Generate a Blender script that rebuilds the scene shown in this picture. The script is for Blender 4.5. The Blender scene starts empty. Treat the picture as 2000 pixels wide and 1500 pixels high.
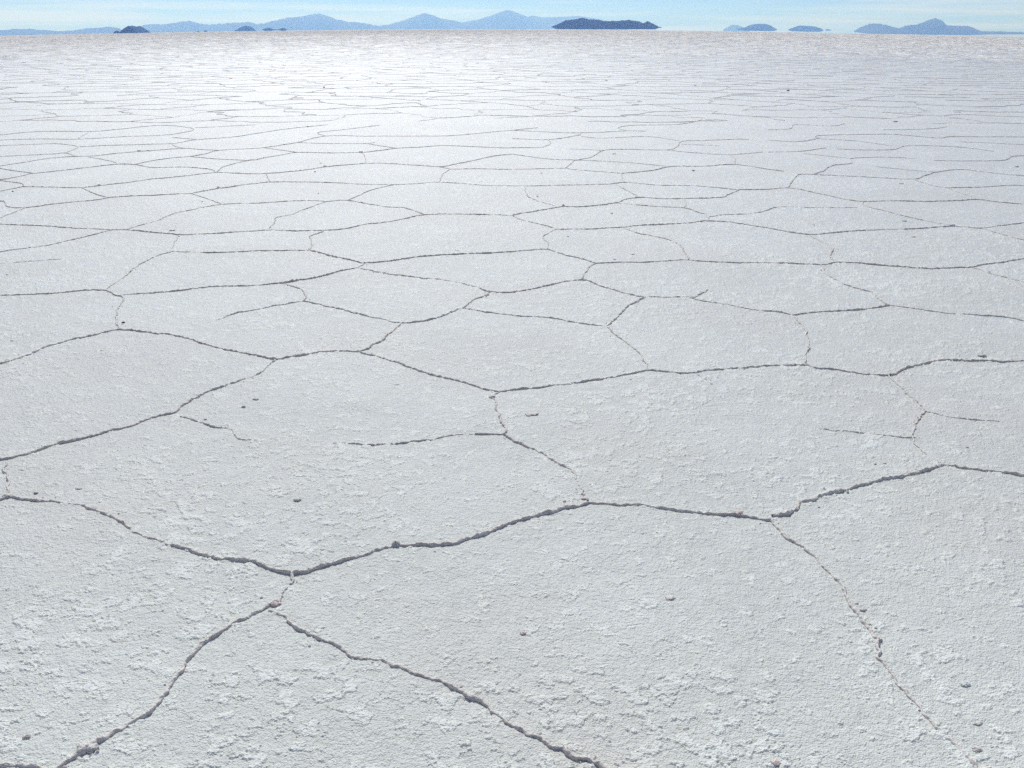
import bpy, bmesh, math, random
import numpy as np

# ------------------------------------------------------------------ camera
scene = bpy.context.scene
COL = scene.collection
CAM_H = 1.6
F = 1963.0                      # focal length in pixels of a 2000 px wide picture
PITCH = math.atan((750 - 57.0) / F)
ROLL = math.radians(0.115)
cam_d = bpy.data.cameras.new('camera')
cam = bpy.data.objects.new('camera', cam_d)
COL.objects.link(cam)
cam_d.sensor_width = 36.0
cam_d.lens = 36.0 * F / 2000.0
cam_d.clip_start = 0.05
cam_d.clip_end = 400000.0
cam.location = (0, 0, CAM_H)
from mathutils import Matrix, Vector
R_CAM = Matrix.Rotation(math.pi / 2 - PITCH, 3, 'X') @ Matrix.Rotation(ROLL, 3, 'Z')
cam.rotation_euler = R_CAM.to_euler()
scene.camera = cam

# ------------------------------------------------------------------ light
SUN_EL = math.radians(45.0)
SUN_AZ = math.radians(-9.0)      # from +Y, negative is to the left
world = bpy.data.worlds.new('World')
scene.world = world
world.use_nodes = True
wn = world.node_tree
wn.nodes.clear()
w_out = wn.nodes.new('ShaderNodeOutputWorld')
w_bg = wn.nodes.new('ShaderNodeBackground')
w_sky = wn.nodes.new('ShaderNodeTexSky')
w_sky.sky_type = 'NISHITA'
w_sky.sun_disc = False
w_sky.sun_elevation = SUN_EL
w_sky.sun_rotation = SUN_AZ
w_sky.altitude = 3600
w_sky.air_density = 1.0
w_sky.dust_density = 0.1
w_sky.ozone_density = 1.5
w_bg.inputs['Strength'].default_value = 0.105
# thin high cloud, streaked along the horizon
w_tc = wn.nodes.new('ShaderNodeTexCoord')
w_map = wn.nodes.new('ShaderNodeMapping')
w_map.inputs['Scale'].default_value = (2.6, 2.6, 75.0)
w_map.inputs['Location'].default_value = (1.3, 0.4, 0.7)
w_no = wn.nodes.new('ShaderNodeTexNoise')
w_no.inputs['Scale'].default_value = 1.6
w_no.inputs['Detail'].default_value = 8.0
w_no.inputs['Roughness'].default_value = 0.55
w_ramp = wn.nodes.new('ShaderNodeValToRGB')
w_ramp.color_ramp.elements[0].position = 0.46
w_ramp.color_ramp.elements[1].position = 0.66
w_ramp.color_ramp.elements[1].color = (0.75, 0.75, 0.75, 1)
w_mix = wn.nodes.new('ShaderNodeMixRGB')
w_mix.inputs['Color2'].default_value = (7.6, 8.0, 8.5, 1)
wn.links.new(w_tc.outputs['Generated'], w_map.inputs['Vector'])
wn.links.new(w_map.outputs['Vector'], w_no.inputs['Vector'])
wn.links.new(w_no.outputs['Fac'], w_ramp.inputs['Fac'])
wn.links.new(w_ramp.outputs['Color'], w_mix.inputs['Fac'])
w_tint = wn.nodes.new('ShaderNodeMixRGB'); w_tint.blend_type = 'MULTIPLY'
w_tint.inputs['Fac'].default_value = 1.0
w_tint.inputs['Color2'].default_value = (0.37, 0.50, 0.88, 1)      # the photo's cool white balance
wn.links.new(w_sky.outputs['Color'], w_tint.inputs['Color1'])
wn.links.new(w_tint.outputs['Color'], w_mix.inputs['Color1'])
wn.links.new(w_mix.outputs['Color'], w_bg.inputs['Color'])
wn.links.new(w_bg.outputs['Background'], w_out.inputs['Surface'])

sun_d = bpy.data.lights.new('sun', 'SUN')
sun_d.energy = 5.0
sun_d.angle = math.radians(0.5)
sun_d.color = (1.0, 0.985, 0.94)
sun = bpy.data.objects.new('sun', sun_d)
COL.objects.link(sun)
sdir = Vector((math.sin(SUN_AZ) * math.cos(SUN_EL), math.cos(SUN_AZ) * math.cos(SUN_EL), math.sin(SUN_EL)))
sun.rotation_euler = sdir.to_track_quat('Z', 'Y').to_euler()

scene.view_settings.view_transform = 'Standard'
scene.view_settings.look = 'None'
scene.view_settings.gamma = 1.0
scene.view_settings.exposure = 0.11
scene.cycles.use_denoising = False      # the grain of the salt survives
scene.cycles.volume_bounces = 0

# ------------------------------------------------------------------ helpers
def hash2(ix, iy, seed):
    h = (ix.astype(np.int64) * 374761393 + iy.astype(np.int64) * 668265263 + seed * 1442695041) & 0xFFFFFFFF
    h = ((h ^ (h >> 13)) * 1274126177) & 0xFFFFFFFF
    h = ((h ^ (h >> 16)) * 2246822519) & 0xFFFFFFFF
    return ((h ^ (h >> 15)) & 0xFFFFFF) / float(0xFFFFFF)

def vnoise(x, y, seed=0):
    ix = np.floor(x); iy = np.floor(y)
    fx = x - ix; fy = y - iy
    fx = fx * fx * fx * (fx * (fx * 6 - 15) + 10); fy = fy * fy * fy * (fy * (fy * 6 - 15) + 10)
    a = hash2(ix, iy, seed); b = hash2(ix + 1, iy, seed)
    c = hash2(ix, iy + 1, seed); d = hash2(ix + 1, iy + 1, seed)
    return (a + (b - a) * fx) * (1 - fy) + (c + (d - c) * fx) * fy

def fbm(x, y, seed=0, octv=4, gain=0.5):
    s = 0.0; amp = 1.0; tot = 0.0
    for o in range(octv):
        ca, sa = math.cos(0.7 * o + 0.3), math.sin(0.7 * o + 0.3)
        s = s + amp * vnoise(ca * x - sa * y + 17.3 * o, sa * x + ca * y - 9.1 * o, seed + o)
        tot += amp
        amp *= gain
        x = x * 2.03; y = y * 2.03
    return s / tot

def sstep(a, b, x):
    t = np.clip((x - a) / (b - a), 0, 1)
    return t * t * (3 - 2 * t)

def terrain(x, y):
    """the plain falls away very slightly to both sides (the photo's horizon is bowed)"""
    D = np.sqrt(x * x + y * y) + 1e-6
    s = x / np.maximum(np.sqrt(0.30 * 0 + y * y), 1e-6)
    s = np.where(y > 0, s, np.sign(x) * 9.0)
    t = np.clip(np.abs(s) / 0.48, 0, 1.35)
    t = np.sqrt(t * t + 0.02) - math.sqrt(0.02)
    amp = np.where(x < 0, 0.0072, 0.0066)
    return -amp * t ** 1.35 * D * D / np.sqrt(D * D + 160.0 ** 2)

def make_mesh(name, verts, faces, mat, smooth=True, attrs=None):
    """verts (n,3) array, faces (m,3|4) array"""
    me = bpy.data.meshes.new(name)
    verts = np.asarray(verts, dtype=np.float32); faces = np.asarray(faces, dtype=np.int32)
    n, k = faces.shape
    me.vertices.add(len(verts)); me.vertices.foreach_set('co', verts.ravel())
    me.loops.add(n * k); me.loops.foreach_set('vertex_index', faces.ravel())
    me.polygons.add(n)
    me.polygons.foreach_set('loop_start', np.arange(0, n * k, k, dtype=np.int32))
    me.polygons.foreach_set('loop_total', np.full(n, k, dtype=np.int32))
    me.polygons.foreach_set('use_smooth', np.full(n, smooth, dtype=bool))
    for an, av in (attrs or {}).items():
        a = me.attributes.new(an, 'FLOAT', 'POINT')
        a.data.foreach_set('value', np.asarray(av, dtype=np.float32))
    me.update(calc_edges=True)
    me.materials.append(mat)
    o = bpy.data.objects.new(name, me)
    COL.objects.link(o)
    return o

def ray(px, py):
    d = R_CAM @ Vector(((px - 1000.0) / F, -(py - 750.0) / F, -1.0))
    return np.array(d)

def on_ground(px, py):
    d = ray(px, py)
    z = 0.0
    for _ in range(6):
        t = (CAM_H - z) / -d[2]
        x, y = d[0] * t, d[1] * t
        z = float(terrain(np.array([x]), np.array([y]))[0])
    return x, y

# ------------------------------------------------------------------ materials
def salt_material(name, ca, cb, bump, rough, spec=0.35):
    m = bpy.data.materials.new(name); m.use_nodes = True
    nt = m.node_tree; N = nt.nodes; L = nt.links
    p = N['Principled BSDF']
    geo = N.new('ShaderNodeNewGeometry')
    def noise(scale, detail, r=0.55):
        n = N.new('ShaderNodeTexNoise')
        n.inputs['Scale'].default_value = scale
        n.inputs['Detail'].default_value = detail
        n.inputs['Roughness'].default_value = r
        L.new(geo.outputs['Position'], n.inputs['Vector'])
        return n
    n1 = noise(1.1, 5); n2 = noise(26.0, 5, 0.62)
    att = N.new('ShaderNodeAttribute'); att.attribute_name = 'plate'
    r1 = N.new('ShaderNodeMapRange'); r1.inputs['From Min'].default_value = 0.35; r1.inputs['From Max'].default_value = 0.68
    L.new(n1.outputs['Fac'], r1.inputs['Value'])
    r2 = N.new('ShaderNodeMapRange'); r2.inputs['From Min'].default_value = 0.36; r2.inputs['From Max'].default_value = 0.64
    L.new(n2.outputs['Fac'], r2.inputs['Value'])
    ad = N.new('ShaderNodeMath'); ad.operation = 'MULTIPLY_ADD'; ad.inputs[1].default_value = 0.35
    L.new(r1.outputs['Result'], ad.inputs[0]); 
    ad2 = N.new('ShaderNodeMath'); ad2.operation = 'MULTIPLY_ADD'; ad2.inputs[1].default_value = 0.40
    L.new(r2.outputs['Result'], ad2.inputs[0])
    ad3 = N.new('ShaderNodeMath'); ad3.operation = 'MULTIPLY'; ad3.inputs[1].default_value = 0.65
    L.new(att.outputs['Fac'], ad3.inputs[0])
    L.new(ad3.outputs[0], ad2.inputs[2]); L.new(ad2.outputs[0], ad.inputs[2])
    mix = N.new('ShaderNodeMixRGB'); mix.inputs['Color1'].default_value = (*ca, 1); mix.inputs['Color2'].default_value = (*cb, 1)
    L.new(ad.outputs[0], mix.inputs['Fac'])
    n3 = noise(0.75, 4, 0.6)                       # faint beige silt in the crust
    r3 = N.new('ShaderNodeMapRange'); r3.inputs['From Min'].default_value = 0.46; r3.inputs['From Max'].default_value = 0.70
    r3.inputs['To Max'].default_value = 0.55
    L.new(n3.outputs['Fac'], r3.inputs['Value'])
    silt = N.new('ShaderNodeMixRGB'); silt.inputs['Color2'].default_value = (0.60, 0.575, 0.525, 1) if name == 'salt_crust' else (*ca, 1)
    L.new(r3.outputs['Result'], silt.inputs['Fac']); L.new(mix.outputs['Color'], silt.inputs['Color1'])
    L.new(silt.outputs['Color'], p.inputs['Base Color'])
    p.inputs['Roughness'].default_value = rough
    p.inputs['IOR'].default_value = 1.5
    p.inputs['Specular IOR Level'].default_value = spec
    p.inputs['Diffuse Roughness'].default_value = 0.6
    # crystal grain
    b0 = noise(75.0, 3, 0.6); b1 = noise(300.0, 2, 0.7)
    bm = N.new('ShaderNodeBump'); bm.inputs['Distance'].default_value = 0.006; bm.inputs['Strength'].default_value = bump
    bm2 = N.new('ShaderNodeBump'); bm2.inputs['Distance'].default_value = 0.0018; bm2.inputs['Strength'].default_value = bump
    vo_ = N.new('ShaderNodeTexVoronoi'); vo_.inputs['Scale'].default_value = 210.0
    L.new(geo.outputs['Position'], vo_.inputs['Vector'])
    sub = N.new('ShaderNodeMath'); sub.operation = 'SUBTRACT'
    L.new(b1.outputs['Fac'], sub.inputs[0]); L.new(vo_.outputs['Distance'], sub.inputs[1])
    L.new(b0.outputs['Fac'], bm.inputs['Height']); L.new(sub.outputs[0], bm2.inputs['Height'])
    L.new(bm.outputs['Normal'], bm2.inputs['Normal'])
    L.new(bm2.outputs['Normal'], p.inputs['Normal'])
    return m

RIDGE_SSS = 0.006
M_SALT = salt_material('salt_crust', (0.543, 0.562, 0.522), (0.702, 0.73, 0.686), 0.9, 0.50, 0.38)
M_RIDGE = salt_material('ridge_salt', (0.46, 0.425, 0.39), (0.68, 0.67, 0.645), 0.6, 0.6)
M_LUMP = salt_material('lump_salt', (0.44, 0.42, 0.40), (0.64, 0.62, 0.60), 0.6, 0.6)
M_PINK = salt_material('pink_salt', (0.50, 0.40, 0.37), (0.68, 0.58, 0.55), 0.6, 0.6)
M_STONE = salt_material('dark_stone', (0.035, 0.035, 0.04), (0.07, 0.065, 0.06), 0.3, 0.6)
M_GREEN = salt_material('greenish_salt', (0.36, 0.40, 0.35), (0.52, 0.56, 0.51), 0.6, 0.6)

for m_ in (M_RIDGE, M_LUMP, M_PINK, M_GREEN):      # salt crystals let some light through
    p_ = m_.node_tree.nodes['Principled BSDF']
    p_.inputs['Subsurface Weight'].default_value = 0.35
    p_.inputs['Subsurface Radius'].default_value = (1.0, 0.9, 0.8)
    p_.inputs['Subsurface Scale'].default_value = RIDGE_SSS

def rock_material(name, a, b, scale):
    m = bpy.data.materials.new(name); m.use_nodes = True
    N = m.node_tree.nodes; L = m.node_tree.links; p = N['Principled BSDF']
    g = N.new('ShaderNodeNewGeometry'); n = N.new('ShaderNodeTexNoise')
    n.inputs['Scale'].default_value = scale; n.inputs['Detail'].default_value = 8
    L.new(g.outputs['Position'], n.inputs['Vector'])
    r = N.new('ShaderNodeMapRange'); r.inputs['From Min'].default_value = 0.35; r.inputs['From Max'].default_value = 0.65
    L.new(n.outputs['Fac'], r.inputs['Value'])
    mx = N.new('ShaderNodeMixRGB'); mx.inputs['Color1'].default_value = (*a, 1); mx.inputs['Color2'].default_value = (*b, 1)
    L.new(r.outputs['Result'], mx.inputs['Fac']); L.new(mx.outputs['Color'], p.inputs['Base Color'])
    p.inputs['Roughness'].default_value = 0.95
    p.inputs['Specular IOR Level'].default_value = 0.0
    return m
M_ROCK = rock_material('volcanic_rock', (0.012, 0.012, 0.014), (0.026, 0.025, 0.025), 0.004)
M_MOUNT = rock_material('mountain_rock', (0.05, 0.05, 0.05), (0.10, 0.09, 0.08), 0.0008)

# ------------------------------------------------------------------ ground
fine = np.linspace(-math.radians(35), math.radians(35), 1900)
step = fine[1] - fine[0]
rest = []
a = fine[-1]; s = step
while a < math.pi:
    s = min(s * 1.22, math.radians(6)); a += s; rest.append(a)
rest = np.array(rest[:-1]) if rest[-1] > math.pi - 0.01 else np.array(rest)
th = np.concatenate([-rest[::-1], fine, rest])
rr = [0.0, 0.4, 0.8, 1.1, 1.3, 1.45, 1.55]
r = 1.6
while r < 39000:
    rr.append(r)
    r += min(0.5 * (r * r + CAM_H ** 2) / (1005.0 * CAM_H), 0.5 * r)
rr.append(39000.0)
rr = np.array(rr)
TH, RR = np.meshgrid(th, rr)
X = RR * np.sin(TH); Y = RR * np.cos(TH)

def granules(x, y, seed):
    """rounded salt grains, one per lattice cell, as a 0..1 height"""
    ix = np.floor(x); iy = np.floor(y)
    best = np.full(x.shape, 9.0)
    for dx in (-1, 0, 1):
        for dy in (-1, 0, 1):
            jx = ix + dx; jy = iy + dy
            d = (jx + hash2(jx, jy, seed) - x) ** 2 + (jy + hash2(jx, jy, seed + 1) - y) ** 2
            best = np.minimum(best, d * (0.8 + 1.6 * hash2(jx, jy, seed + 2)))
    return np.sqrt(np.clip(1 - best * 1.3, 0, 1))

def micro(x, y, rad):
    """relief of the crust: gentle swells, lifted flakes, grain; fades where the mesh gets too coarse"""
    z = 0.010 * (fbm(x * 1.3, y * 1.3, 5, 3) - 0.5)
    near = 1 - sstep(7.0, 18.0, rad)
    zone = sstep(0.40, 0.62, fbm(x * 1.3 + 4, y * 1.9, 31, 4))
    n = 0.72 * fbm(x * 30, y * 34, 11, 4, 0.6) + 0.28 * vnoise(x * 22 + 7, y * 22, 15)
    th = 0.625 - 0.075 * zone
    patch = sstep(th, th + 0.045, n)
    g1 = granules(x * 75, y * 75, 61)
    g2 = granules(x * 150 + 31, y * 150, 71)
    rough = fbm(x * 45, y * 45, 21, 3, 0.6)
    z = z + near * (patch * (0.0008 + 0.0026 * g1 * (0.4 + 1.2 * rough) + 0.001 * zone) + (1 - patch) * 0.0011 * g1 * sstep(0.42, 0.62, rough)
                    + 0.0007 * g2 + 0.007 * (fbm(x * 8, y * 8, 51, 3) - 0.5))
    return z, np.clip(patch * (0.55 + 0.45 * g1), 0, 1)

Zm, PL = micro(X, Y, RR)
Z = Zm + terrain(X, Y)
nr, nc = X.shape
V = np.stack([X, Y, Z], -1).reshape(-1, 3)
i = np.arange(nr - 1)[:, None]; j = np.arange(nc)[None, :]
j2 = (j + 1) % nc
FA = np.stack([i * nc + j, (i + 1) * nc + j, (i + 1) * nc + j2, i * nc + j2], -1).reshape(-1, 4)[:, ::-1]
V0 = V
ground = make_mesh('ground', V, FA, M_SALT, True, {'plate': PL.ravel()})
ground['kind'] = 'structure'
ground['label'] = 'white salt crust plain broken into polygons reaching the horizon'
del V, FA, X, Y, Z, Zm, PL, TH, RR

# ------------------------------------------------------------------ ridges
def strips(P, W, K, seed, wob=1.0):
    """P (E,N,2) centre lines, W (E,N) strength; returns verts, faces of raised crust ridges"""
    E, Nn, _ = P.shape
    T = np.gradient(P, axis=1)
    T /= np.linalg.norm(T, axis=2, keepdims=True) + 1e-9
    Nv = np.stack([-T[..., 1], T[..., 0]], -1)
    x, y = P[..., 0], P[..., 1]
    if wob:
        off = 0.022 * wob * (fbm(x * 9, y * 9, seed + 2, 3) - 0.5) + 0.010 * wob * (fbm(x * 38, y * 38, seed + 3, 2) - 0.5)
        P = P + Nv * off[..., None]
        x, y = P[..., 0], P[..., 1]
    var = fbm(x * 5, y * 5, seed + 5, 3) * 0.9 + 0.55
    lump = fbm(x * 26, y * 26, seed + 7, 3, 0.6)
    br = fbm(x * 22, y * 22, seed + 8, 3)
    w = W * var * (0.62 + 0.76 * lump)
    gap = sstep(0.0, 0.08, (W - 0.30) * 1.15 + (br - 0.46))        # weak ridges break up into crumbs
    hh = (0.0023 + 0.0068 * w) * gap - 0.006 * (1 - gap)
    aw = 0.0018 + 0.0037 * w
    ph = np.linspace(-1, 1, K)
    prof_z = np.where(np.abs(ph) > 0.99, -0.35, np.cos(ph * math.pi / 2 * 0.93) ** 0.8)
    prof_x = np.sin(ph * math.pi / 2) * np.where(np.abs(ph) > 0.99, 0.9, 1.0)
    px = x[..., None] + Nv[..., 0:1] * aw[..., None] * prof_x
    py = y[..., None] + Nv[..., 1:2] * aw[..., None] * prof_x
    pz = hh[..., None] * prof_z
    if K >= 7:
        q = 70.0
        nz = fbm(px * q + pz * 60, py * q - pz * 60, seed + 11, 3, 0.6) - 0.5
        nx = fbm(px * q - pz * 50 + 9, py * q + pz * 70, seed + 12, 2, 0.6) - 0.5
        fade = np.where(np.abs(ph) > 0.99, 0.0, 1.0)
        pz = pz * (1 + 1.25 * nz * fade)
        px = px + Nv[..., 0:1] * 0.007 * nx * fade * np.minimum(1, w[..., None] + .3)
        py = py + Nv[..., 1:2] * 0.007 * nx * fade * np.minimum(1, w[..., None] + .3)
    pz = pz + terrain(px, py) + 0.010 * (fbm(px * 1.3, py * 1.3, 5, 3) - 0.5) + 0.0005
    V = np.stack([px, py, pz], -1).reshape(-1, 3)
    e = np.arange(E)[:, None, None] * (Nn * K); a = np.arange(Nn - 1)[None, :, None] * K; k = np.arange(K - 1)[None, None, :]
    b = e + a + k
    FA = np.stack([b, b + 1, b + K + 1, b + K], -1).reshape(-1, 4)[:, ::-1]
    return V, FA

# traced centre lines in photo pixels (2000 wide): (default strength, [x, y, (strength)])
J = dict(J1=(572,1122), J2=(1150,982), J3=(1506,1016), J4=(1843,910), J5=(338,808), J6=(539,703), J7=(233,646), J8=(702,687),
 J9=(207,567), J10=(550,554), J11=(697,524), J12=(594,589), J13=(785,631), J14=(905,602), J15=(975,766), J16=(1270,725),
 J17=(984,849), J18=(1185,637), J19=(958,571), J20=(1261,580), J21=(1570,715), J22=(1737,733), J23=(1342,581), J24=(1549,617),
 J25=(1738,597), J26=(1606,518), J27=(1162,515), J28=(1335,509), J29=(1632,513), J30=(1895,522), J32=(1000,421), J33=(1202,397),
 J34=(1250,386), J35=(1335,388), J36=(1444,371), J37=(1087,448), J38=(1215,445), J39=(1385,432), J40=(1917,447), J41=(1067,488),
 J42=(337,492), J43=(602,489), J44=(710,514), J45=(1132,547), J46=(1335,406), J47=(1540,367), J48=(1685,394), J49=(1910,390),
 J50=(1222,357), J51=(857,356), J52=(525,356), J53=(372,378), J54=(220,386), J55=(50,406), J56=(157,367), J57=(45,365),
 J58=(422,337), J59=(520,339), J60=(715,319), J61=(857,326), J62=(67,339), J63=(230,321), J64=(262,322), J65=(370,306),
 J66=(430,294), J67=(485,314), J68=(582,298), J69=(705,298), J70=(775,290), J71=(865,285), J72=(1060,288), J73=(150,306),
 J74=(360,290), J75=(127,299), J76=(152,287), J78=(335,281), J79=(385,273), J80=(375,256), J81=(150,272), J83=(580,279),
 J84=(637,266), J85=(1105,329), J86=(1180,294), J87=(1300,293), J88=(1332,277), J89=(1312,326), J90=(1215,339), J91=(1435,322),
 J92=(1225,256), J93=(1587,341), J94=(1782,350), J95=(1662,320), J96=(1597,271), J97=(220,449), J98=(245,449), J99=(350,459),
 J100=(635,450), J101=(830,420), J102=(435,399), J103=(637,394), J104=(677,392))
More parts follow.
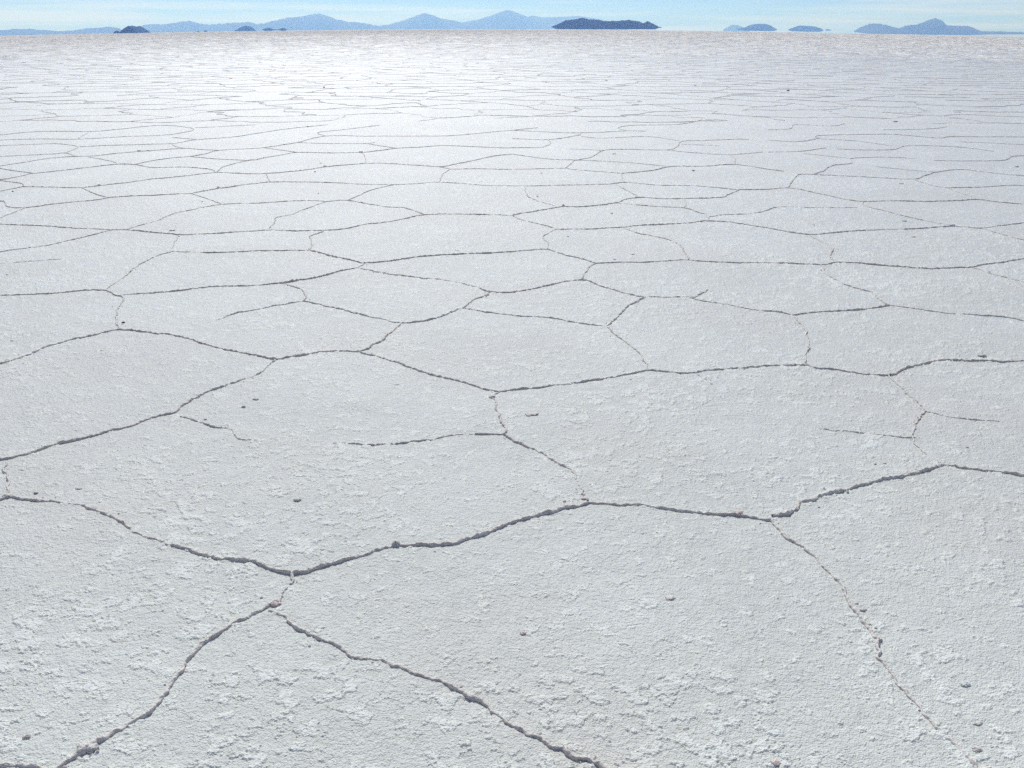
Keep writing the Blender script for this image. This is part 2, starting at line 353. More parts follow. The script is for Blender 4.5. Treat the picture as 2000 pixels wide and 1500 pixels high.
CH = '''
1.1|60,1545 100,1515 136,1492 160,1472,1.35 188,1454,1.2 224,1434 256,1412 284,1396,.9 312,1370,.75 336,1340,.6 352,1312,.55 364,1294,.6 384,1272,.8 404,1252,1 428,1238,1.2 452,1224,1.3 472,1214,1.3 496,1202,1.1 528,1184,1.25 548,1176,1.0 554,1162,.4 568,1144,.38 576,1134,.4 J1,.5
1.3|-40,1500 0,1499 40,1500 75,1510 105,1530
.75|-30,982 0,978 14,973 40,976 80,980 120,983,.6 160,987,.5 176,994,.7 200,1005,.8 228,1016,.6 252,1032,.5 280,1047,.4 304,1054,.5 332,1065,.6 360,1073,.8 400,1084 432,1092 480,1094 504,1103 540,1114 J1
1.15|J1 600,1118 640,1104,1.3 672,1096 710,1086 734,1076 758,1069,.9 774,1066 790,1067 818,1065 850,1064 890,1061 930,1049 966,1037 994,1024 1014,1016 1050,1006 1082,1000 1102,993 1126,989 J2
.7|J2 1170,985 1210,985 1242,985 1278,989 1310,994,.8 1350,999 1380,1003,.9 1416,1005,1.1 1440,1006,1.3 1468,1011,.8 1492,1016 J3
1.15|1508,1008 1524,1005,1.4 1548,996 1564,982 1588,976 1604,968 1640,960 1672,952 1700,944 1736,937 1776,930 1812,919 J4
1.0|J4 1876,914 1920,919 1960,923,.8 2000,930 2070,942
.55|J3 1516,1026,.5 1528,1038 1540,1052,.7 1560,1064,.7 1580,1078,.7 1596,1092,.5 1612,1110,.45 1632,1132 1648,1146 1652,1160,.4 1662,1180,.5 1676,1196 1692,1220 1704,1240,.45 1718,1252,.7 1718,1274 1714,1286 1728,1298 1740,1312 1748,1332,.45 1760,1348 1776,1364 1796,1388,.38 1816,1410 1840,1436,.7 1856,1448,.8 1872,1466,.5 1900,1491,.6 1930,1520
.65|524,1194 540,1200,.6 560,1210,.6 576,1224 600,1236 624,1248 660,1260 690,1280 722,1290 746,1294 782,1308 810,1318 838,1327 866,1330 890,1344 926,1364,.9 946,1376,.5 966,1396,.45 990,1412,.5 1014,1428 1046,1442,.7 1074,1456,.8 1102,1460 1122,1474 1146,1482 1174,1500 1215,1520
.45|10,905 9,920 16,938,.5 21,948 16,966 14,973
1.0|-30,904 0,899 35,892 73,880 112,867 157,857 189,849 227,838 259,831 290,819 315,813 J5 350,800,.8 374,784 395,774 420,763 444,755 472,744,.5 497,736,.42 518,721,.5 528,713,.6 J6,.4
.4|353,814 378,821 395,824 420,834,.38 451,840,.34 469,857,.36 504,861,.3
.9|-30,724 0,713 35,703 59,694 80,684 105,675 140,665 175,658 196,652 J7 280,649 308,654 336,656 364,663 392,671,.6 416,678 455,687 490,693 535,703 560,698 595,693 623,689 665,686 J8
.42|J7 231,639 226,630,.5 229,612,.33 236,595,.36 243,584,.6 238,579,.7 227,576,.7 J9
.65|-30,580 0,578 52,576 122,572 168,567 J9
.75|241,576 275,574 315,572 350,568 400,562 450,559 500,558 530,555 J10 570,551,1 600,546,1 635,538,1 662,530 J11
.45|J10 575,561 592,570 599,581 J12
.5|422,626,.3 437,622,.42 462,612 500,606 537,598 562,594 J12
.6|J12 612,594 640,600 665,604 687,610 720,619 750,624 765,629 J13
.95|J13 805,630 832,625 857,619 887,607 J14
.75|J13 777,640 762,652 747,664,.9 732,673 722,680 J8
.8|J8 730,695 755,703,.45 790,714,.9 825,728 860,738 888,744 916,751 947,762 J15
.85|J15 1017,761 1056,758 1084,753 1115,751,.6 1140,747 1185,740,.55 1227,733,.55 J16
.42|J15 960,777,.6 967,786 967,801,.35 975,812 979,829,.45 988,840,.5 J17
.75|J17 1000,861 1021,870 1045,880 1070,895 1112,917 1125,935,.3 1138,965,.36 1146,978,.5
.42|J17 958,848,.55 895,851 839,859 783,866 755,867 727,868,.45 650,866,.3
.55|J14 923,605 965,611 1014,617 1066,620 1087,623,.9 1122,630 1157,636 J18
.6|J14 909,598 926,586 947,578 J19
.6|J18 1206,621 1217,605 1231,595 J20
.38|J18 1199,651,.6 1217,665 1231,675,.5 1248,693 1259,707 1264,721 J16
.85|J16 1315,730 1345,730 1384,725 1440,722 1492,717 1552,715 J21 1597,721 1636,724 1671,730 1720,733 J22
.35|1360,730 1370,738 1391,752
1.0|J22 1751,730 1769,720 1790,714 1818,708 1846,704 1916,704 1965,707 2000,705 2070,700
.48|J22 1744,745 1762,759 1771,770,.8 1786,782 1804,800 1799,817 1790,828 1785,847,.36 1786,864,.36 1797,877 1814,891 1835,905 J4
.42|1807,805 1835,811 1867,817 1923,821,.38 1951,824
.3|1601,838 1685,846 1769,853,.4 1790,855,.5
.6|J20 1300,581 J23 1362,586,.5 1390,591 1425,596,.42 1462,604 1500,608 1525,611 J24
.6|J23 1357,581 1365,577 1382,567
.9|J24 1565,614 1600,610 1650,607 1695,604 J25
.5|J25 1787,602,.42 1850,611,.6 1900,615,.8 1962,619 2000,626 2070,640
.37|J24 1555,623 1566,635 1575,651 1580,668 1578,682,.6 1571,693 1575,703 J21
.5|J25 1725,589,.8 1712,580 1702,571 1687,567 1655,557 1635,547 1620,539 1610,531 1607,522 J26
.8|J27 1225,513 1270,513 1307,511 J28,.5 1362,511,.6 1412,514 1500,515 1562,516 J26 1620,516 J29 1670,514 1712,518 1750,521 1800,525 1850,524 J30 1912,518 1950,514 1975,510 2000,507 2070,498
.5|J30 1910,526 1930,534,.6 1972,544 2000,552 2060,566
.4|J29 1625,507 1621,497 1625,490,.7 1620,480 1607,474 1582,461,.33
.85|J32 1020,417 1060,411 1100,405 1135,405 1165,402 J33 1220,390 J34 1292,388 J35 1407,386 1420,381 1435,375,1 J36
.5|J32 1020,430 1042,435 1067,441 J37
.8|J37 1150,448 J38 1240,442 1300,439 1340,437 1362,434 J39 1420,434 1462,440 1500,446 1537,453 1575,458 1595,458 1637,454 1675,451 1725,449,.5 1800,446 1850,443 1882,444 J40 1950,442 1975,439 2000,436 2070,428
.55|J40 1945,455 1975,464 2000,470 2060,484
.5|J37 1075,454 1060,464 1062,470 1071,477,.4 J41
.85|J43 630,496 662,504 690,510 J44 750,511 787,507 825,502 887,498 950,496 1000,493 1030,490 J41 1085,492,.4 1107,500,.5 1132,505,.5 1155,512,.5 J27
.5|J44 707,519 J11
.65|J11 720,528 762,536 795,540 825,545 857,547 900,555 925,561 J19 1000,571 1030,567 1062,559 1095,552 J45 1152,549 1175,559 1212,570 1250,579 J20
.42|J45 1142,537 1147,527 1155,520 J27
.55|J38 1220,447 1240,455 1270,461 1300,467 1322,475,.4 1332,485 1342,502,.42 1344,508
.5|J33 1212,398 1287,404 J46 1362,414 1380,421 J39
.4|J35 1340,397 J46
.8|J36 1500,370 J47 1580,374,.6 1612,381,.6 1650,389,.6 J48 1750,393 1820,394 1875,392 J49 1950,395 2000,399 2070,405
.5|J48 1690,402,.4 1725,412 1775,424 1825,435,.4 1857,441,.6
.36|1384,424 1412,420 1472,417,.45 1500,410,.5 1515,405,.45 1542,404,.33 1600,406,.33 1650,406,.4 1690,405
.6|J36 1360,364 1287,362,.45 J50 1187,360 1112,362 1032,364 957,363 920,360 J51 812,359 775,361 725,361 685,359 650,357 587,356 J52 500,359 487,360 440,367,.9 422,369,1 J53
.75|J53 300,382 J54 180,392 112,398 J55 15,404,.6 10,395,.6 0,394 -40,394
.5|J55 30,414 0,426 -40,440
.55|J54 200,384 J56
.55|J57 15,371,.6 0,374 -40,382
.75|J57 100,366 J56 195,363 247,357 300,350 362,344 J58 462,339 500,340 J59 550,337 600,332 635,326 692,321 J60 750,319 800,322 J61 890,321 920,315 960,306 1000,301
.6|J57 41,359 0,353 15,350 45,344 J62 125,333 175,327 J63 J64 280,325 300,328 357,327 410,331 J58
.65|J64 300,314 335,309 J65 400,301 J66 500,290 540,285 J83
.5|J65 425,311 J67
.65|J58 440,325 J67 500,313 515,309 545,304 J68 642,299 J69 737,295 J70 822,288 J71 925,287 980,289 1000,289 J72
.5|J62 30,334 0,329
.65|-40,332 0,325 50,317 100,309 J73 187,305 230,300 287,295,.9 J74 390,292 J66
.5|J73 J75 100,301 0,306 -40,308
.45|J63 220,316 172,307
.5|J75 J76 110,281 50,283 0,285 -40,288
.6|J76 225,284 295,282 J78 350,279 J79 455,268 500,261 560,252 640,244
.4|J78 342,286 J74
.5|J79 337,269
.55|J80 325,264 250,267 J81 75,272 0,274 -40,278
.4|J81 172,259
.6|-40,268 0,264 75,257 175,257 237,252 300,246 337,246 375,251 J80
.5|380,250 500,244
.55|J83 J84 725,266 825,266 887,265 970,257 1000,255 1050,250
.5|J83 650,281 712,281 732,279
.5|720,282 J70
.5|515,289 J68
.5|J84 622,259 685,252 740,245
.4|J60 712,305 J69
.38|J59 522,345 526,352 J52
.5|J61 877,331 865,341 J51
.55|877,331 925,330 1000,331 J85
.55|J85 1120,316 1127,313 1155,307 J86 1225,292 J87 1322,287 J88 1370,275 1440,272 1462,273
.45|1127,313 1225,318 J89
.7|J90 1270,334 J89 1375,325 J91 1500,331 1530,335
.45|J85 1125,332 J90
.38|J90 1215,352 J50
.45|1202,361 1232,376 J34
.45|1127,313 1075,311 1000,301
.5|J72 1075,281 1071,273
.55|1000,271 1071,273 1127,265 1135,259
.55|1000,255 1125,260 J92 1262,257
.5|J92 1207,250 1240,245 1327,243 1372,234
.45|1112,291 J86
.45|1127,265 1170,270 1262,267 1315,274 J88
.45|J87 1350,298 1425,302 1490,297
.4|J91 1435,310 1425,302
.4|1332,282 1405,285
.6|J47 1545,356 1555,345 1562,341 J93 1700,346 J94 1805,344 1830,337 1875,332 1925,337,.4 2000,344 2060,350
.6|J93 1607,335 1625,324 J95 1662,314 1665,310 1725,307 1787,310,.4
.4|1570,300 1660,310
.55|J94 1820,362 1850,367 1925,365 1970,362 2000,362 2060,363
.45|1850,367 J49
.42|1710,326 1780,333 1830,337
.5|1500,297 1560,296 1600,291 1615,289
.6|1500,274 1555,277 J96 1592,267 1617,264 1740,263 1830,270 1865,267 2000,268 2060,269
.42|J96 1675,276 1740,285
.55|1635,291 1687,293 1745,292 1775,285 1875,288 1942,296
.6|1825,314 1875,315 1957,314 1975,307 1992,305 2050,304
.45|1865,277 2000,283 2050,286
.5|1725,254 1815,252 1850,248
.5|1500,254 1542,252 1555,244 1625,246 1650,242
.42|J101 792,407
.4|1025,365 1029,380 1042,390 1087,404
.65|-40,436 0,439 30,440 67,441 100,442,.5 130,445 175,447 J97 J98 300,454 337,457 J99 400,458 462,454 500,452 530,450 575,451 J100 680,446 712,439 750,435 787,429 J101 912,419 960,420 J32
.5|J97 180,459 140,469 100,478,.4 62,484 12,490 -40,500
.55|J98 275,440,.42 305,432,.5 335,419 375,410 J102 500,397 600,392 J103 J104 750,404 792,407 J101
.5|J53 392,384 412,391 J102
.5|J104 700,383 725,372 767,362
.45|J103 585,413 570,420 540,425 537,435,.4 527,446
.5|J100 627,454,.7 607,461,.6 607,470,.4 610,480,.4 J43
.65|J42 390,494 445,494,.9 500,491 550,490 J43
.5|J42 305,501,.7 270,519 250,535 232,549,.38 212,561,.4 J9
.33|J99 340,477 J42
.36|-20,518 75,510 120,507
'''
def catmull(P, sub):
    P = np.asarray(P); n = len(P)
    Q = np.vstack([2 * P[0] - P[1], P, 2 * P[-1] - P[-2]])
    out = []
    for a in range(n - 1):
        p0, p1, p2, p3 = Q[a], Q[a + 1], Q[a + 2], Q[a + 3]
        t = np.linspace(0, 1, sub, endpoint=False)[:, None]
        out.append(0.5 * (2 * p1 + (p2 - p0) * t + (2 * p0 - 5 * p1 + 4 * p2 - p3) * t * t + (3 * p1 - p0 - 3 * p2 + p3) * t ** 3))
    out.append(P[-1:])
    return np.vstack(out)

allV = []; allF = []; vo = 0; crumb_spots = []
def add(Vx, Fx):
    global vo
    allV.append(Vx); allF.append(Fx + vo); vo += len(Vx)

for ci, line in enumerate(CH.strip().split('\n')):
    ws, pts = line.split('|'); w0 = float(ws)
    P = []
    for tok in pts.split():
        q = tok.split(',')
        if q[0][0] == 'J':
            x, y = J[q[0]]; w = float(q[1]) if len(q) > 1 else w0
        else:
            x, y = float(q[0]), float(q[1]); w = float(q[2]) if len(q) > 2 else w0
        gx, gy = on_ground(x, y)
        P.append((gx, gy, w))
    P = np.array(P)
    if len(P) == 2:
        P = np.vstack([P[0], P.mean(0), P[1]])
    C = catmull(P, 24)
    C[:, 2] = np.clip(C[:, 2], 0.2, 1.7)
    d = np.concatenate([[0], np.cumsum(np.linalg.norm(np.diff(C[:, :2], axis=0), axis=1))])
    rad = np.linalg.norm(C[:, :2], axis=1)
    ds = np.interp(d, d, np.clip(0.0011 * rad, 0.003, 0.03))
    u = np.concatenate([[0], np.cumsum(np.diff(d) / (0.5 * (ds[1:] + ds[:-1])))])
    n = max(4, int(u[-1]))
    dd = np.interp(np.linspace(0, u[-1], n), u, d)
    S = np.stack([np.interp(dd, d, C[:, k]) for k in range(3)], -1)
    # taper the two ends into the crust
    e = np.minimum(dd, dd[-1] - dd)
    S[:, 2] *= 0.8 + 0.2 * np.clip(e / 0.05, 0, 1)
    rm = rad.mean()
    tg = np.gradient(S[:, :2], axis=0); tg /= np.linalg.norm(tg, axis=1, keepdims=True) + 1e-9
    rd = np.abs((tg * S[:, :2]).sum(1)) / np.linalg.norm(S[:, :2], axis=1)
    S[:, 2] *= 1 + 0.55 * rd ** 2 * sstep(1.0, 0.6, S[:, 2])      # the side seams are the more crumbled, wider ones
    K = 15 if rm < 6 else (11 if rm < 12 else 9)
    Vx, Fx = strips(S[None, :, :2], S[None, :, 2], K, 100)
    add(Vx, Fx)
    if rm < 9:
        rc = np.random.default_rng(ci)
        m = int(dd[-1] * rc.uniform(10, 26))
        q = rc.random(m) * dd[-1]
        cx = np.interp(q, dd, S[:, 0]); cy = np.interp(q, dd, S[:, 1]); cw = np.interp(q, dd, S[:, 2])
        o_ = rc.normal(0, 1, (m, 2)) * (0.012 + 0.022 * rc.random((m, 1)) ** 2)
        rad_c = (0.0011 + 0.0028 * rc.random(m) ** 2.2) * (0.7 + 0.4 * cw)
        crumb_spots.append(np.stack([cx + o_[:, 0], cy + o_[:, 1], rad_c], -1))

# salt grit lying along the cracks, part of the broken ridges
CS = np.concatenate(crumb_spots)
bm = bmesh.new(); bmesh.ops.create_icosphere(bm, subdivisions=1, radius=1.0)
ico = np.array([v.co[:] for v in bm.verts]); icf = np.array([[v.index for v in f.verts] for f in bm.faces]); bm.free()
rc = np.random.default_rng(99)
gv = ico[None] * (1 + 0.5 * (rc.random((len(CS), len(ico), 1)) - 0.5)) * CS[:, None, 2:3] * np.array([1.25, 1.0, 0.8])
gv[..., 0] += CS[:, None, 0]; gv[..., 1] += CS[:, None, 1]
gv[..., 2] += (terrain(CS[:, 0], CS[:, 1]) + micro(CS[:, 0], CS[:, 1], np.hypot(CS[:, 0], CS[:, 1]))[0] + CS[:, 2] * 0.35)[:, None]
gf = (icf[None] + (np.arange(len(CS)) * len(ico))[:, None, None]).reshape(-1, 3)
grit = make_mesh('salt_grit', gv.reshape(-1, 3), gf, M_RIDGE, False)
grit['kind'] = 'stuff'
grit['label'] = 'fine crumbled salt grit scattered along the cracks'
grit['category'] = 'salt grit'

# the pattern carries on beyond the traced part: a jittered honeycomb of ridges
rng = np.random.default_rng(7)
def inside_traced(x, y):
    d = np.stack([x, y, terrain(x, y) - CAM_H], -1) @ np.array(R_CAM)
    ok = d[:, 2] < -0.05
    px = 1000 + F * d[:, 0] / np.maximum(-d[:, 2], 1e-3); py = 750 - F * d[:, 1] / np.maximum(-d[:, 2], 1e-3)
    return ok & (px > -15) & (px < 2015) & (py > 243)
def honeycomb(cell, rmin, rmax, half_angle, Nn, K, wmin, wmax, drop, hide_traced, wob):
    s = cell / math.sqrt(3)
    n = int(rmax / cell * 1.16) + 3
    gi, gj = np.meshgrid(np.arange(-int(1.6 * n), int(1.6 * n)), np.arange(-n, n))
    if half_angle < 2:
        q = (gj > -3) & (np.abs(gi + 0.5 * gj) < 0.9 * gj + 6)
        gi = gi[q]; gj = gj[q]
    cx = (gi + 0.5 * gj) * cell; cy = gj * cell * math.sqrt(3) / 2
    def vert(kind, a, b):
        x = (a + 0.5 * b) * cell; y = b * cell * math.sqrt(3) / 2
        x = x + (0.0 if kind == 0 else 0.0); y = y + (s if kind == 0 else -s)
        jx = hash2(a + 1000, b + 1000, 5 + kind) - 0.5; jy = hash2(a + 1000, b + 1000, 9 + kind) - 0.5
        return np.stack([x + jx * cell * 0.62, y + jy * cell * 0.62], -1)
    A = vert(0, gi, gj)                       # upper vertex of each cell
    outs = []
    for (da, db) in ((0, 1), (-1, 1), (-1, 2)):
        B = vert(1, gi + da, gj + db)
        outs.append(np.stack([A, B], -2).reshape(-1, 2, 2))
    Ed = np.concatenate(outs)
    mid = Ed.mean(1)
    R = np.linalg.norm(mid, axis=1); az = np.abs(np.arctan2(mid[:, 0], mid[:, 1]))
    keep = (R > rmin) & (R < rmax) & (az < half_angle) & (rng.random(len(R)) > drop)
    if hide_traced:
        for q in (Ed[:, 0], Ed[:, 1], mid):
            keep &= ~inside_traced(q[:, 0], q[:, 1])
    Ed = Ed[keep]
    t = np.linspace(0, 1, Nn)[None, :, None]
    P = Ed[:, 0:1] * (1 - t) + Ed[:, 1:2] * t
    dv = Ed[:, 1] - Ed[:, 0]
    nv = np.stack([-dv[:, 1], dv[:, 0]], -1)[:, None, :]
    bend = (rng.random((len(Ed), 1, 1)) - 0.5) * 0.5
    P = P + nv * bend * (t * (1 - t))
    e = np.minimum(t, 1 - t)[..., 0]
    nn = fbm(P[..., 0] * 3.1, P[..., 1] * 3.1, 77, 2) - 0.5
    P = P + nv * (nn * np.clip(e * 5, 0, 1))[..., None] * 0.28
    W = np.broadcast_to(wmin + (wmax - wmin) * rng.random((len(Ed), 1)) ** 1.3, P.shape[:2])
    if len(Ed):
        Vx, Fx = strips(P, W, K, 200, wob)
        add(Vx, Fx)
honeycomb(1.75, 0.9, 26, math.pi, 24, 7, 0.35, 0.95, 0.05, True, 1.0)
honeycomb(1.75, 26, 70, math.radians(40), 18, 5, 0.4, 1.2, 0.07, False, 1.0)
honeycomb(1.85, 70, 210, math.radians(38), 8, 3, 0.8, 1.9, 0.12, False, 1.0)
honeycomb(3.6, 210, 620, math.radians(38), 5, 3, 1.4, 2.8, 0.2, False, 1.5)
honeycomb(9.0, 600, 1900, math.radians(36), 4, 3, 3.0, 6.0, 0.2, False, 1.5)
honeycomb(45.0, 1850, 9000, math.radians(36), 4, 3, 10.0, 20.0, 0.2, False, 1.5)
RV = np.concatenate(allV)
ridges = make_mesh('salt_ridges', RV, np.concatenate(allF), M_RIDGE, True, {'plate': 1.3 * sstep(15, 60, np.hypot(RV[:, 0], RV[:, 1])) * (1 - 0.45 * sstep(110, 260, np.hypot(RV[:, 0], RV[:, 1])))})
ridges['kind'] = 'structure'
ridges['label'] = 'low grey brown pressure ridges outlining the polygons of the salt crust'
print('ridge verts', vo)
del allV, allF

# ------------------------------------------------------------------ mountains and islands
def hz(x):
    """photo row of the horizon at column x"""
    return float(np.interp(x, [-100, 0, 230, 450, 560, 700, 1000, 1280, 1400, 1500, 1650, 1830, 2000, 2100],
                           [74, 72, 69.5, 64, 61.2, 58.6, 56.5, 57, 59, 61, 63.5, 66, 68, 69]))
def massif(name, label, prof, dist, mat, thick, seed, rough=0.05, bottom=None, n=150, m=22):
    """a ridge of rock whose skyline is the list prof of photo pixels, at its real distance, with real depth"""
    prof = np.array(prof, float)
    xs = np.linspace(prof[0, 0], prof[-1, 0], n)
    ty = np.interp(xs, prof[:, 0], prof[:, 1])
    sc = max(hz(x) - y for x, y in prof)
    fx = (xs - xs[0]) / (xs[-1] - xs[0])
    ty = ty - rough * sc * (fbm(xs / 6.0, xs * 0 + seed, seed, 4, 0.7) - 0.5) * 3.4
    if bottom is None:
        by = np.array([hz(x) + 1.5 for x in xs])
    else:
        b = np.array(bottom, float); by = np.interp(xs, b[:, 0], b[:, 1])
    ty = np.minimum(ty, by - 0.15)
    v = np.linspace(-1, 1, m)
    rows_t = []; rows_b = []
    for k in range(n):
        d = ray(xs[k], ty[k]); db = ray(xs[k], by[k])
        hl = math.hypot(d[0], d[1]); hb = math.hypot(db[0], db[1])
        zt = CAM_H + dist * d[2] / hl; zb = CAM_H + dist * db[2] / hb
        ux, uy = d[0] / hl, d[1] / hl
        tw = thick * (0.25 + 0.75 * math.sin(math.pi * min(max(fx[k], 0.02), 0.98)) ** 0.6)
        off = v * tw
        shape = np.cos(v * math.pi / 2) ** 0.8
        shape = shape * (1 - 0.22 * (1 - shape) * 2 * fbm(np.full(m, xs[k] / 14.0), v * 3 + seed, seed + 5, 3))
        rows_t.append(np.stack([ux * (dist + off), uy * (dist + off), zb + (zt - zb) * shape], -1))
        rows_b.append(np.stack([ux * (dist + off), uy * (dist + off), np.full(m, zb - 0.02 * (zt - zb))], -1))
    V = np.concatenate([np.array(rows_t).reshape(-1, 3), np.array(rows_b).reshape(-1, 3)])
    i = np.arange(n - 1)[:, None]; j = np.arange(m - 1)[None, :]
    a = i * m + j
    Ft = np.stack([a, a + m, a + m + 1, a + 1], -1).reshape(-1, 4)
    Fb = Ft[:, ::-1] + n * m
    side = []
    loop = [k for k in range(m)] + [k * m + m - 1 for k in range(1, n)] + [(n - 1) * m + k for k in range(m - 2, -1, -1)] + [k * m for k in range(n - 2, 0, -1)]
    for a, b in zip(loop, loop[1:] + loop[:1]):
        side.append((a, b, b + n * m, a + n * m))
    o = make_mesh(name, V, np.concatenate([Ft, Fb, np.array(side)]), mat, True)
    o['kind'] = 'structure'
    o['label'] = label
    return o

massif('mountain', 'low pale blue hills at the left end of the horizon',
       [(-90,62),(-40,58),(0,59),(25,57),(60,56),(85,59),(120,61),(150,58),(175,55),(195,54),(210,52),(228,54),(245,60),(262,66)], 26000, M_MOUNT, 1500, 3)
massif('mountain', 'long pale blue mountain range left of centre with a rounded twin summit',
       [(236,69),(262,58),(280,48),(320,47),(345,43),(370,41),(390,46),(410,48),(440,46),(470,44),(485,43),(500,47),(520,45),(545,38),(560,34),(590,32),(605,28),(625,26),(640,31),(655,37),(680,42),(710,45),(735,50),(760,57)], 29000, M_MOUNT, 2200, 7, 0.04, n=260)
massif('mountain', 'pale blue pointed peak between the long range and the volcano',
       [(715,58),(735,51),(760,48),(785,41),(800,36),(815,30),(830,25),(845,29),(860,36),(885,39),(905,45),(930,56)], 31000, M_MOUNT, 1800, 11, 0.03)
massif('mountain', 'tallest pale blue volcano cone in the middle of the horizon',
       [(872,57),(895,45),(930,39),(960,30),(975,24),(990,19),(1000,21),(1015,27),(1030,32),(1050,41),(1070,49),(1100,57)], 33000, M_MOUNT, 2200, 13, 0.02)
massif('mountain', 'faintest far ridge behind the volcano and the big dark island',
       [(1000,56),(1020,36),(1040,30),(1060,34),(1100,33),(1130,31),(1170,37),(1200,45),(1225,56)], 36000, M_MOUNT, 2500, 17, 0.02)
massif('mountain', 'pale blue mountain with one sharp peak at the right end of the horizon',
       [(1668,61),(1680,53),(1700,46),(1720,46),(1740,52),(1755,55),(1770,50),(1795,47),(1810,40),(1827,35),(1840,40),(1850,49),(1870,50),(1890,51),(1905,55),(1915,60),(1940,61),(2000,63),(2090,64)], 23000, M_MOUNT, 1500, 19, 0.03, n=240,
       bottom=[(1668,62),(1700,65.5),(1900,67.5),(1930,66.5),(2000,66.5),(2090,67.5)])
massif('mountain', 'faint hill just left of the low blue island right of centre',
       [(1413,57),(1430,48),(1440,49),(1455,54),(1465,59)], 34000, M_MOUNT, 900, 23, 0.02, n=60)
massif('island', 'large dark blue island lying on the salt right of the volcano',
       [(1077,52.4),(1090,47),(1105,40),(1130,36),(1138,34),(1150,38),(1165,38),(1180,41),(1200,41),(1228,39),(1250,42),(1256,45),(1265,41),(1280,48),(1287,52),(1292,52.6)], 8000, M_ROCK, 260, 29, 0.04, n=220,
       bottom=[(1077,53),(1088,56.6),(1280,57.2),(1287,54.4),(1292,54.2)])
massif('island', 'dark island with a small knob at its left foot, left side of the horizon',
       [(221,64.5),(224,61),(229,60),(234,62),(240,56.5),(246,53),(252,50),(258,54),(263,59),(270,64.5)], 7200, M_ROCK, 60, 31, 0.03, n=80,
       bottom=[(221,65.3),(226,68.6),(234,69.2),(266,69.2),(270,66)])
massif('island', 'lighter hump rising behind the dark knobbed island on the left',
       [(240,60),(250,51),(258,49.5),(266,52),(274,50.5),(282,55),(294,63.2)], 9600, M_ROCK, 120, 37, 0.03, n=80,
       bottom=[(240,67),(260,68.5),(287,67.5),(294,64)])
massif('island', 'small blue mound island between the knobbed island and the twin lens islet',
       [(458.5,59.2),(464,57),(470,53),(480,50.3),(490,51.5),(496,56),(500,60)], 12500, M_ROCK, 120, 41, 0.03, n=60,
       bottom=[(458.5,60),(466,62.8),(492,63.6),(500,61)])
massif('island', 'thin dark islet of two lenses floating below the twin summit range',
       [(512.5,57.5),(518,55),(526,54.2),(533,56.8),(540,57.6),(546,56.6),(553,54),(560,57)], 10500, M_ROCK, 60, 43, 0.02, n=60,
       bottom=[(512.5,58.6),(520,61.2),(528,61.2),(534,59),(545,58.8),(552,60.8),(557,60.4),(560,58.4)])
massif('island', 'tiniest dark speck of an islet right of the knobbed island',
       [(385,61.2),(387,60.2),(389.5,61.2)], 10000, M_ROCK, 14, 47, 0.01, n=16, bottom=[(385,61.6),(387,62.6),(389.5,61.6)])
massif('island', 'second tiny dark islet, the wider one, left of the blue mound island',
       [(397,60.8),(401,59.2),(405.5,60.8)], 10000, M_ROCK, 20, 53, 0.01, n=16, bottom=[(397,61.4),(401,62.8),(405.5,61.4)])
massif('island', 'low pale blue island right of the large dark island',
       [(1439,56.5),(1455,53),(1466,48.5),(1482,46.3),(1497,46.8),(1506,50),(1518,57.5)], 20000, M_ROCK, 500, 59, 0.03, n=80,
       bottom=[(1439,57.2),(1450,59.6),(1512,60.6),(1518,58.5)])
massif('island', 'flat pale blue island between the low blue island and the sharp peak',
       [(1540,57.5),(1550,53.5),(1563,49.5),(1575,50.5),(1592,51.5),(1603,55),(1608.5,59)], 21000, M_ROCK, 500, 61, 0.03, n=80,
       bottom=[(1540,59),(1548,61),(1602,62),(1608.5,60)])
massif('island', 'tiny pale sliver of an islet at the right foot of the flat blue island',
       [(1611,58.5),(1617,57),(1624,58.2)], 21000, M_ROCK, 80, 67, 0.01, n=20, bottom=[(1611,59.2),(1617,60.2),(1624,59)])

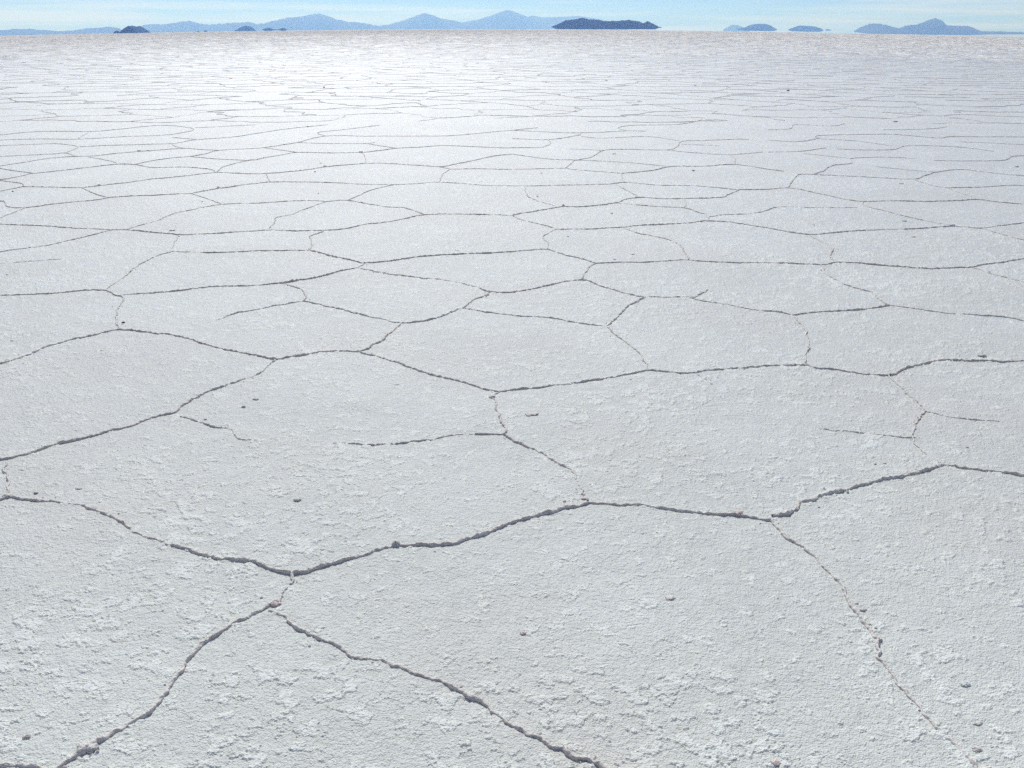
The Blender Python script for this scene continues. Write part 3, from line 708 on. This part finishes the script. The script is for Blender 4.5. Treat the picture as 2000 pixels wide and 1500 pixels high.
# ------------------------------------------------------------------ loose lumps of salt and stones
def lump(name, label, cat, px, py, wpx, mat, seed, flat=0.6, knobs=1, group=None, long=1.0):
    x, y = on_ground(px, py)
    dist = math.sqrt(x * x + y * y + CAM_H ** 2)
    w = wpx / F * dist * (0.44 if wpx > 9 else 0.38)
    rnd = random.Random(seed)
    sub = 4 if w * F / dist > 5 else 3
    vs = []; fs = []; off = 0
    for k in range(knobs):
        bm = bmesh.new()
        bmesh.ops.create_icosphere(bm, subdivisions=sub, radius=1.0)
        co = np.array([v.co[:] for v in bm.verts]); fa = np.array([[v.index for v in f.verts] for f in bm.faces])
        bm.free()
        n1 = fbm(co[:, 0] * 1.6 + co[:, 2] * 1.1 + seed, co[:, 1] * 1.6 - co[:, 2] * 1.3 + seed * 2, seed + k, 4, 0.6) - 0.5
        n2 = fbm(co[:, 0] * 7 + co[:, 2] * 5, co[:, 1] * 7 - co[:, 2] * 6, seed + k + 50, 2, 0.6) - 0.5
        n3 = np.round(co @ np.array([[1.0, 0.3], [0.2, 1.0], [0.5, -0.6]]) * 1.6) @ np.array([0.05, -0.04])
        co = co * (1 + 1.15 * n1 + 0.5 * n2 + n3)[:, None]
        rk = w * (1.0 if k == 0 and knobs == 1 else (0.72 if k == 0 else rnd.uniform(0.35, 0.6)))
        ox = 0 if k == 0 else rnd.uniform(-0.75, 0.75) * w * long
        oy = 0 if k == 0 else rnd.uniform(-0.4, 0.4) * w
        co = co * np.array([rk * long, rk, rk * flat]) + np.array([ox, oy, rk * flat * 0.55])
        vs.append(co); fs.append(fa + off); off += len(co)
    V = np.concatenate(vs)
    o = make_mesh(name, V, np.concatenate(fs), mat, True)
    zz = float((terrain(np.array([x]), np.array([y])) + 0.010 * (fbm(np.array([x * 1.3]), np.array([y * 1.3]), 5, 3) - 0.5))[0])
    o.location = (x, y, zz)
    o.rotation_euler = (0, 0, rnd.uniform(-0.4, 0.4))
    o['label'] = label; o['category'] = cat
    o['group'] = group or 'loose lumps of salt on the crust'
    return o

L = M_LUMP
S = [
 ('salt_lump','round grey ball of salt perched on the big ridge across the foreground','salt lump',774,1066,24,L,.95,2,1),
 ('salt_lump','pale pinkish lump alone in the middle of the wide foreground polygon','salt lump',1021,1238,16,M_PINK,.6,2,1),
 ('salt_lump','bluish lump at the end of a curled flake right of the foreground centre','salt lump',1309,1170,20,L,.45,2,1.3),
 ('salt_lump','grey lump alone in the polygon left of centre, larger of a pair','salt lump',500,782,15,L,.5,2,1.1),
 ('salt_lump','small grey crumb just left of and below the larger lump of a pair','salt lump',475,796,9,L,.5,1,1),
 ('salt_lump','dark flat lump beside the left edge above the curved ridge','salt lump',70,964,11,L,.55,2,1.1),
 ('salt_flake','dark curled flake standing on the crust below the long broken crack','salt flake',580,977,16,L,.5,3,1.3),
 ('salt_lump','grey lump near the bottom left corner beside the thickest ridge','salt lump',53,1442,17,L,.6,2,1),
 ('salt_lump','pebble-like lump beside the junction where the broken crack starts downwards','salt lump',960,778,12,L,.6,1,1.1),
 ('salt_flake','thin low flake right of the broken crack in the centre','salt flake',1038,810,18,L,.2,1,1.5),
 ('salt_lump','knobbly lump just above the thick ridge at the right edge','salt lump',1918,695,14,L,.5,3,1.3),
 ('salt_lump','small grey lump under the branch crack near the right edge','salt lump',1889,874,6,L,.6,1,1),
 ('salt_lump','right one of two small lumps above the rising ridge on the right','salt lump',1728,905,9,L,.45,2,1.2),
 ('salt_lump','left one of two small lumps above the rising ridge on the right','salt lump',1709,906,6,L,.5,1,1),
 ('salt_lump','brownish pink cluster sitting on the ridge left of the three-way junction','salt lump',1440,1003,24,M_PINK,.6,4,1.3),
 ('salt_lump','brownish pink lump on the ridge end at the bottom left fork','salt lump',535,1181,20,M_PINK,.6,3,1.3),
 ('salt_lump','dark lump near the bottom right corner above the crumbly crack','salt lump',1907,1465,20,L,.5,2,1.2),
 ('salt_lump','pinkish lump at the bottom edge left of the crumbly crack','salt lump',1512,1491,20,M_PINK,.45,3,1.2),
 ('salt_lump','greenish grey knob on the far ridge right of centre','salt lump',1100,403,8,M_GREEN,.9,2,1.1),
 ('salt_lump','small greenish knob where the far ridge forks right of centre','salt lump',1205,396,8,M_GREEN,.6,2,1.2),
 ('salt_lump','small lump left of the peak of the foreground ridge','salt lump',1102,979,7,L,.7,1,1),
 ('salt_lump','pinkish crumbs piled above the peak of the foreground ridge','salt lump',1143,974,10,M_PINK,.6,4,1.6),
 ('salt_lump','lumpy head of the thickest ridge in the bottom left corner','salt lump',172,1466,34,L,.6,4,1.4),
 ('salt_lump','dark lump on the ridge junction at the left edge','salt lump',14,972,18,L,.6,3,1.2),
 ('salt_lump','small lump inside the shield-shaped polygon in the centre','salt lump',1133,675,5,L,.5,1,1),
 ('salt_lump','small lump just under the ridge right of the centre junction','salt lump',1231,743,5,L,.5,1,1),
 ('salt_flake','small flake in the polygon left of the centre junction','salt flake',774,752,8,L,.35,1,1.4),
 ('salt_lump','small flat lump under the long ridge at left','salt lump',198,686,7,L,.5,2,1.2),
 ('salt_lump','tiny crumb above the long ridge close to the left edge','salt lump',23,666,5,L,.5,1,1),
 ('salt_lump','lump on the short side crack left of centre','salt lump',401,820,9,L,.55,2,1.2),
 ('salt_flake','low grey flake above the curved ridge at left','salt flake',154,955,13,L,.25,2,1.4),
 ('salt_lump','crumb right of the crumbly crack where it bends','salt lump',1684,1191,11,L,.55,2,1.3),
 ('salt_lump','yellowish crumb touching the crumbly crack above its bend','salt lump',1674,1178,8,L,.6,2,1),
 ('salt_lump','dark crumb on the sharp bend of the crumbly crack','salt lump',1718,1252,12,L,.8,2,1),
 ('salt_lump','small dark crumb left of the crumbly crack near the bottom','salt lump',1706,1322,8,L,.5,2,1.1),
 ('salt_lump','bluish lump in the open crust left of the crumbly crack','salt lump',1640,1416,12,L,.5,2,1.1),
 ('salt_flake','thin flake right of the crumbly crack near the right edge','salt flake',1910,1413,14,L,.25,2,1.4),
 ('salt_lump','low bluish mound in the crust at the lower right','salt lump',1884,1337,18,M_SALT,.4,3,1.3),
 ('salt_lump','grey crumb in the polygon at far left middle','salt lump',336,450,9,L,.35,1,1.3),
 ('salt_lump','small lump in the long polygon under the greenish knob','salt lump',1194,418,6,L,.5,1,1.1),
 ('salt_lump','small grey lump in the polygon right of the centre zigzag crack','salt lump',1109,462,5,L,.5,1,1),
 ('salt_flake','dark flake in the polygon above the double junction right of centre','salt flake',1236,497,8,L,.45,2,1.3),
 ('salt_flake','tiny flake left of the dark flake above the double junction','salt flake',1200,507,7,L,.4,1,1.3),
 ('salt_lump','small dark lump just above the ridge in the middle distance at centre','salt lump',892,490,7,L,.4,1,1.3),
 ('salt_lump','small lump under the far ridge on the right','salt lump',1765,432,8,L,.35,1,1.4),
 ('salt_lump','larger dark knob on the far ridge fork near the right edge','salt lump',1860,441,10,L,.6,2,1.4),
 ('salt_flake','small flake below the far ridge on the right','salt flake',1783,463,8,L,.4,1,1.3),
 ('salt_lump','reddish crumb in the right polygon beyond the crumbling zigzag','salt lump',1686,481,4,M_PINK,.6,1,1),
 ('salt_flake','tiny pale flake left of the reddish crumb, nearer the middle','salt flake',1587,440,7,L,.4,1,1.3),
 ('salt_flake','tiny flake left of the diagonal crack at right','salt flake',1602,545,7,L,.35,1,1.4),
 ('salt_lump','crumbs on the short crack at the right edge','salt lump',1931,532,8,L,.6,3,1.2),
 ('salt_lump','dark crumb at the far left edge of the middle distance','salt lump',15,538,6,L,.4,1,1.3),
 ('salt_lump','dark knob on the ridge in the left distance','salt lump',634,325,7,L,.7,2,1.3),
 ('salt_lump','dark knob on the ridge above the zigzag crack in the centre distance','salt lump',705,297,8,L,.6,2,1.3),
 ('salt_lump','dark double knob on the long distant ridge at left','salt lump',272,295,8,L,.6,2,1.6),
 ('salt_lump','dark knob right beside the double knob on the distant ridge','salt lump',290,295,8,L,.5,2,1.5),
 ('salt_lump','knob where the left distant ridge turns upwards','salt lump',426,366,7,L,.7,2,1.2),
 ('salt_lump','small knob on the thin ridge at distant left','salt lump',194,362,6,L,.6,1,1.3),
 ('salt_lump','small crumb in the distant polygon above the fork at left','salt lump',395,394,4,L,.6,1,1),
 ('salt_lump','small crumb in the long pale polygon at distant centre left','salt lump',622,378,4,L,.6,1,1),
 ('salt_lump','crumb above the distant ridge left of the dark knob','salt lump',626,319,5,L,.5,1,1),
 ('salt_lump','crumb below the distant ridge left of the dark knob','salt lump',615,336,5,L,.5,1,1),
 ('salt_lump','crumb below the long distant ridge near the centre','salt lump',940,354,4,L,.5,1,1),
 ('salt_flake','tiny flake in the distant polygon right of centre','salt flake',1199,301,6,L,.4,1,1.4),
 ('salt_lump','greenish crumb in the distant polygon on the right of centre','salt lump',1354,334,6,M_GREEN,.6,1,1.2),
 ('salt_lump','crumb beside the short zigzag crack near the greenish knob','salt lump',1050,384,5,L,.6,1,1),
 ('salt_lump','tiny crumb in the distant polygon at the centre','salt lump',1057,339,4,L,.6,1,1),
 ('salt_lump','dark crumb near the right edge in the far distance','salt lump',1986,326,6,L,.6,1,1.2),
 ('salt_flake','small flake in the far polygon on the right','salt flake',1760,359,7,L,.35,1,1.4),
 ('salt_lump','crumb in the distant polygon at the left edge','salt lump',25,375,5,L,.8,1,1),
 ('salt_lump','dark far off crumb right of centre above the thin ridges','salt lump',1748,238,9,L,.5,2,1.4),
]
for k, (nm, lb, ct, px, py, wp, mt, fl, kn, lg) in enumerate(S):
    lump(nm, lb, ct, px, py, wp, mt, 300 + k * 7, fl, kn, None, lg)
lump('pebble', 'near black pebble above the long ridge at left', 'pebble', 241, 632, 6.5, M_STONE, 901, .75, 1, 'dark stones on the salt')
lump('pebble', 'dark stone alone in the far distance on the right', 'pebble', 1539, 178, 5, M_STONE, 903, .7, 1, 'dark stones on the salt', 1.2)
lump('pebble', 'tiny dark pebble at the bottom edge beside the diagonal ridge', 'pebble', 1145, 1488, 5, M_STONE, 905, .7, 1, 'dark stones on the salt')
lump('pebble', 'tiny black pebble in the far salt left of centre', 'pebble', 601, 248, 3.5, M_STONE, 907, .8, 1, 'dark stones on the salt')
lump('pebble', 'small dark pebble on the far ridge lines left of centre', 'pebble', 633, 171, 4, M_STONE, 909, .7, 1, 'dark stones on the salt')

# ------------------------------------------------------------------ haze
hm = bpy.data.materials.new('haze_air'); hm.use_nodes = True
hn = hm.node_tree; hn.nodes.clear()
ho = hn.nodes.new('ShaderNodeOutputMaterial'); hv = hn.nodes.new('ShaderNodeVolumePrincipled')
hv.inputs['Color'].default_value = (0.23, 0.45, 1.0, 1)
hv.inputs['Absorption Color'].default_value = (0.86, 0.95, 1, 1)
hv.inputs['Density'].default_value = 6.8e-5
hv.inputs['Anisotropy'].default_value = 0.45
hn.links.new(hv.outputs['Volume'], ho.inputs['Volume'])
bm = bmesh.new()
bmesh.ops.create_cube(bm, size=1.0)
zlo, zhi = -420.0, 760.0
for v in bm.verts:
    v.co = (v.co.x * 78400, v.co.y * 78400, zlo if v.co.z < 0 else zhi)
hme = bpy.data.meshes.new('haze'); bm.to_mesh(hme); bm.free()
hme.materials.append(hm)
haze = bpy.data.objects.new('haze', hme); COL.objects.link(haze)
haze['kind'] = 'stuff'
haze['label'] = 'thin blue haze over the whole plain'
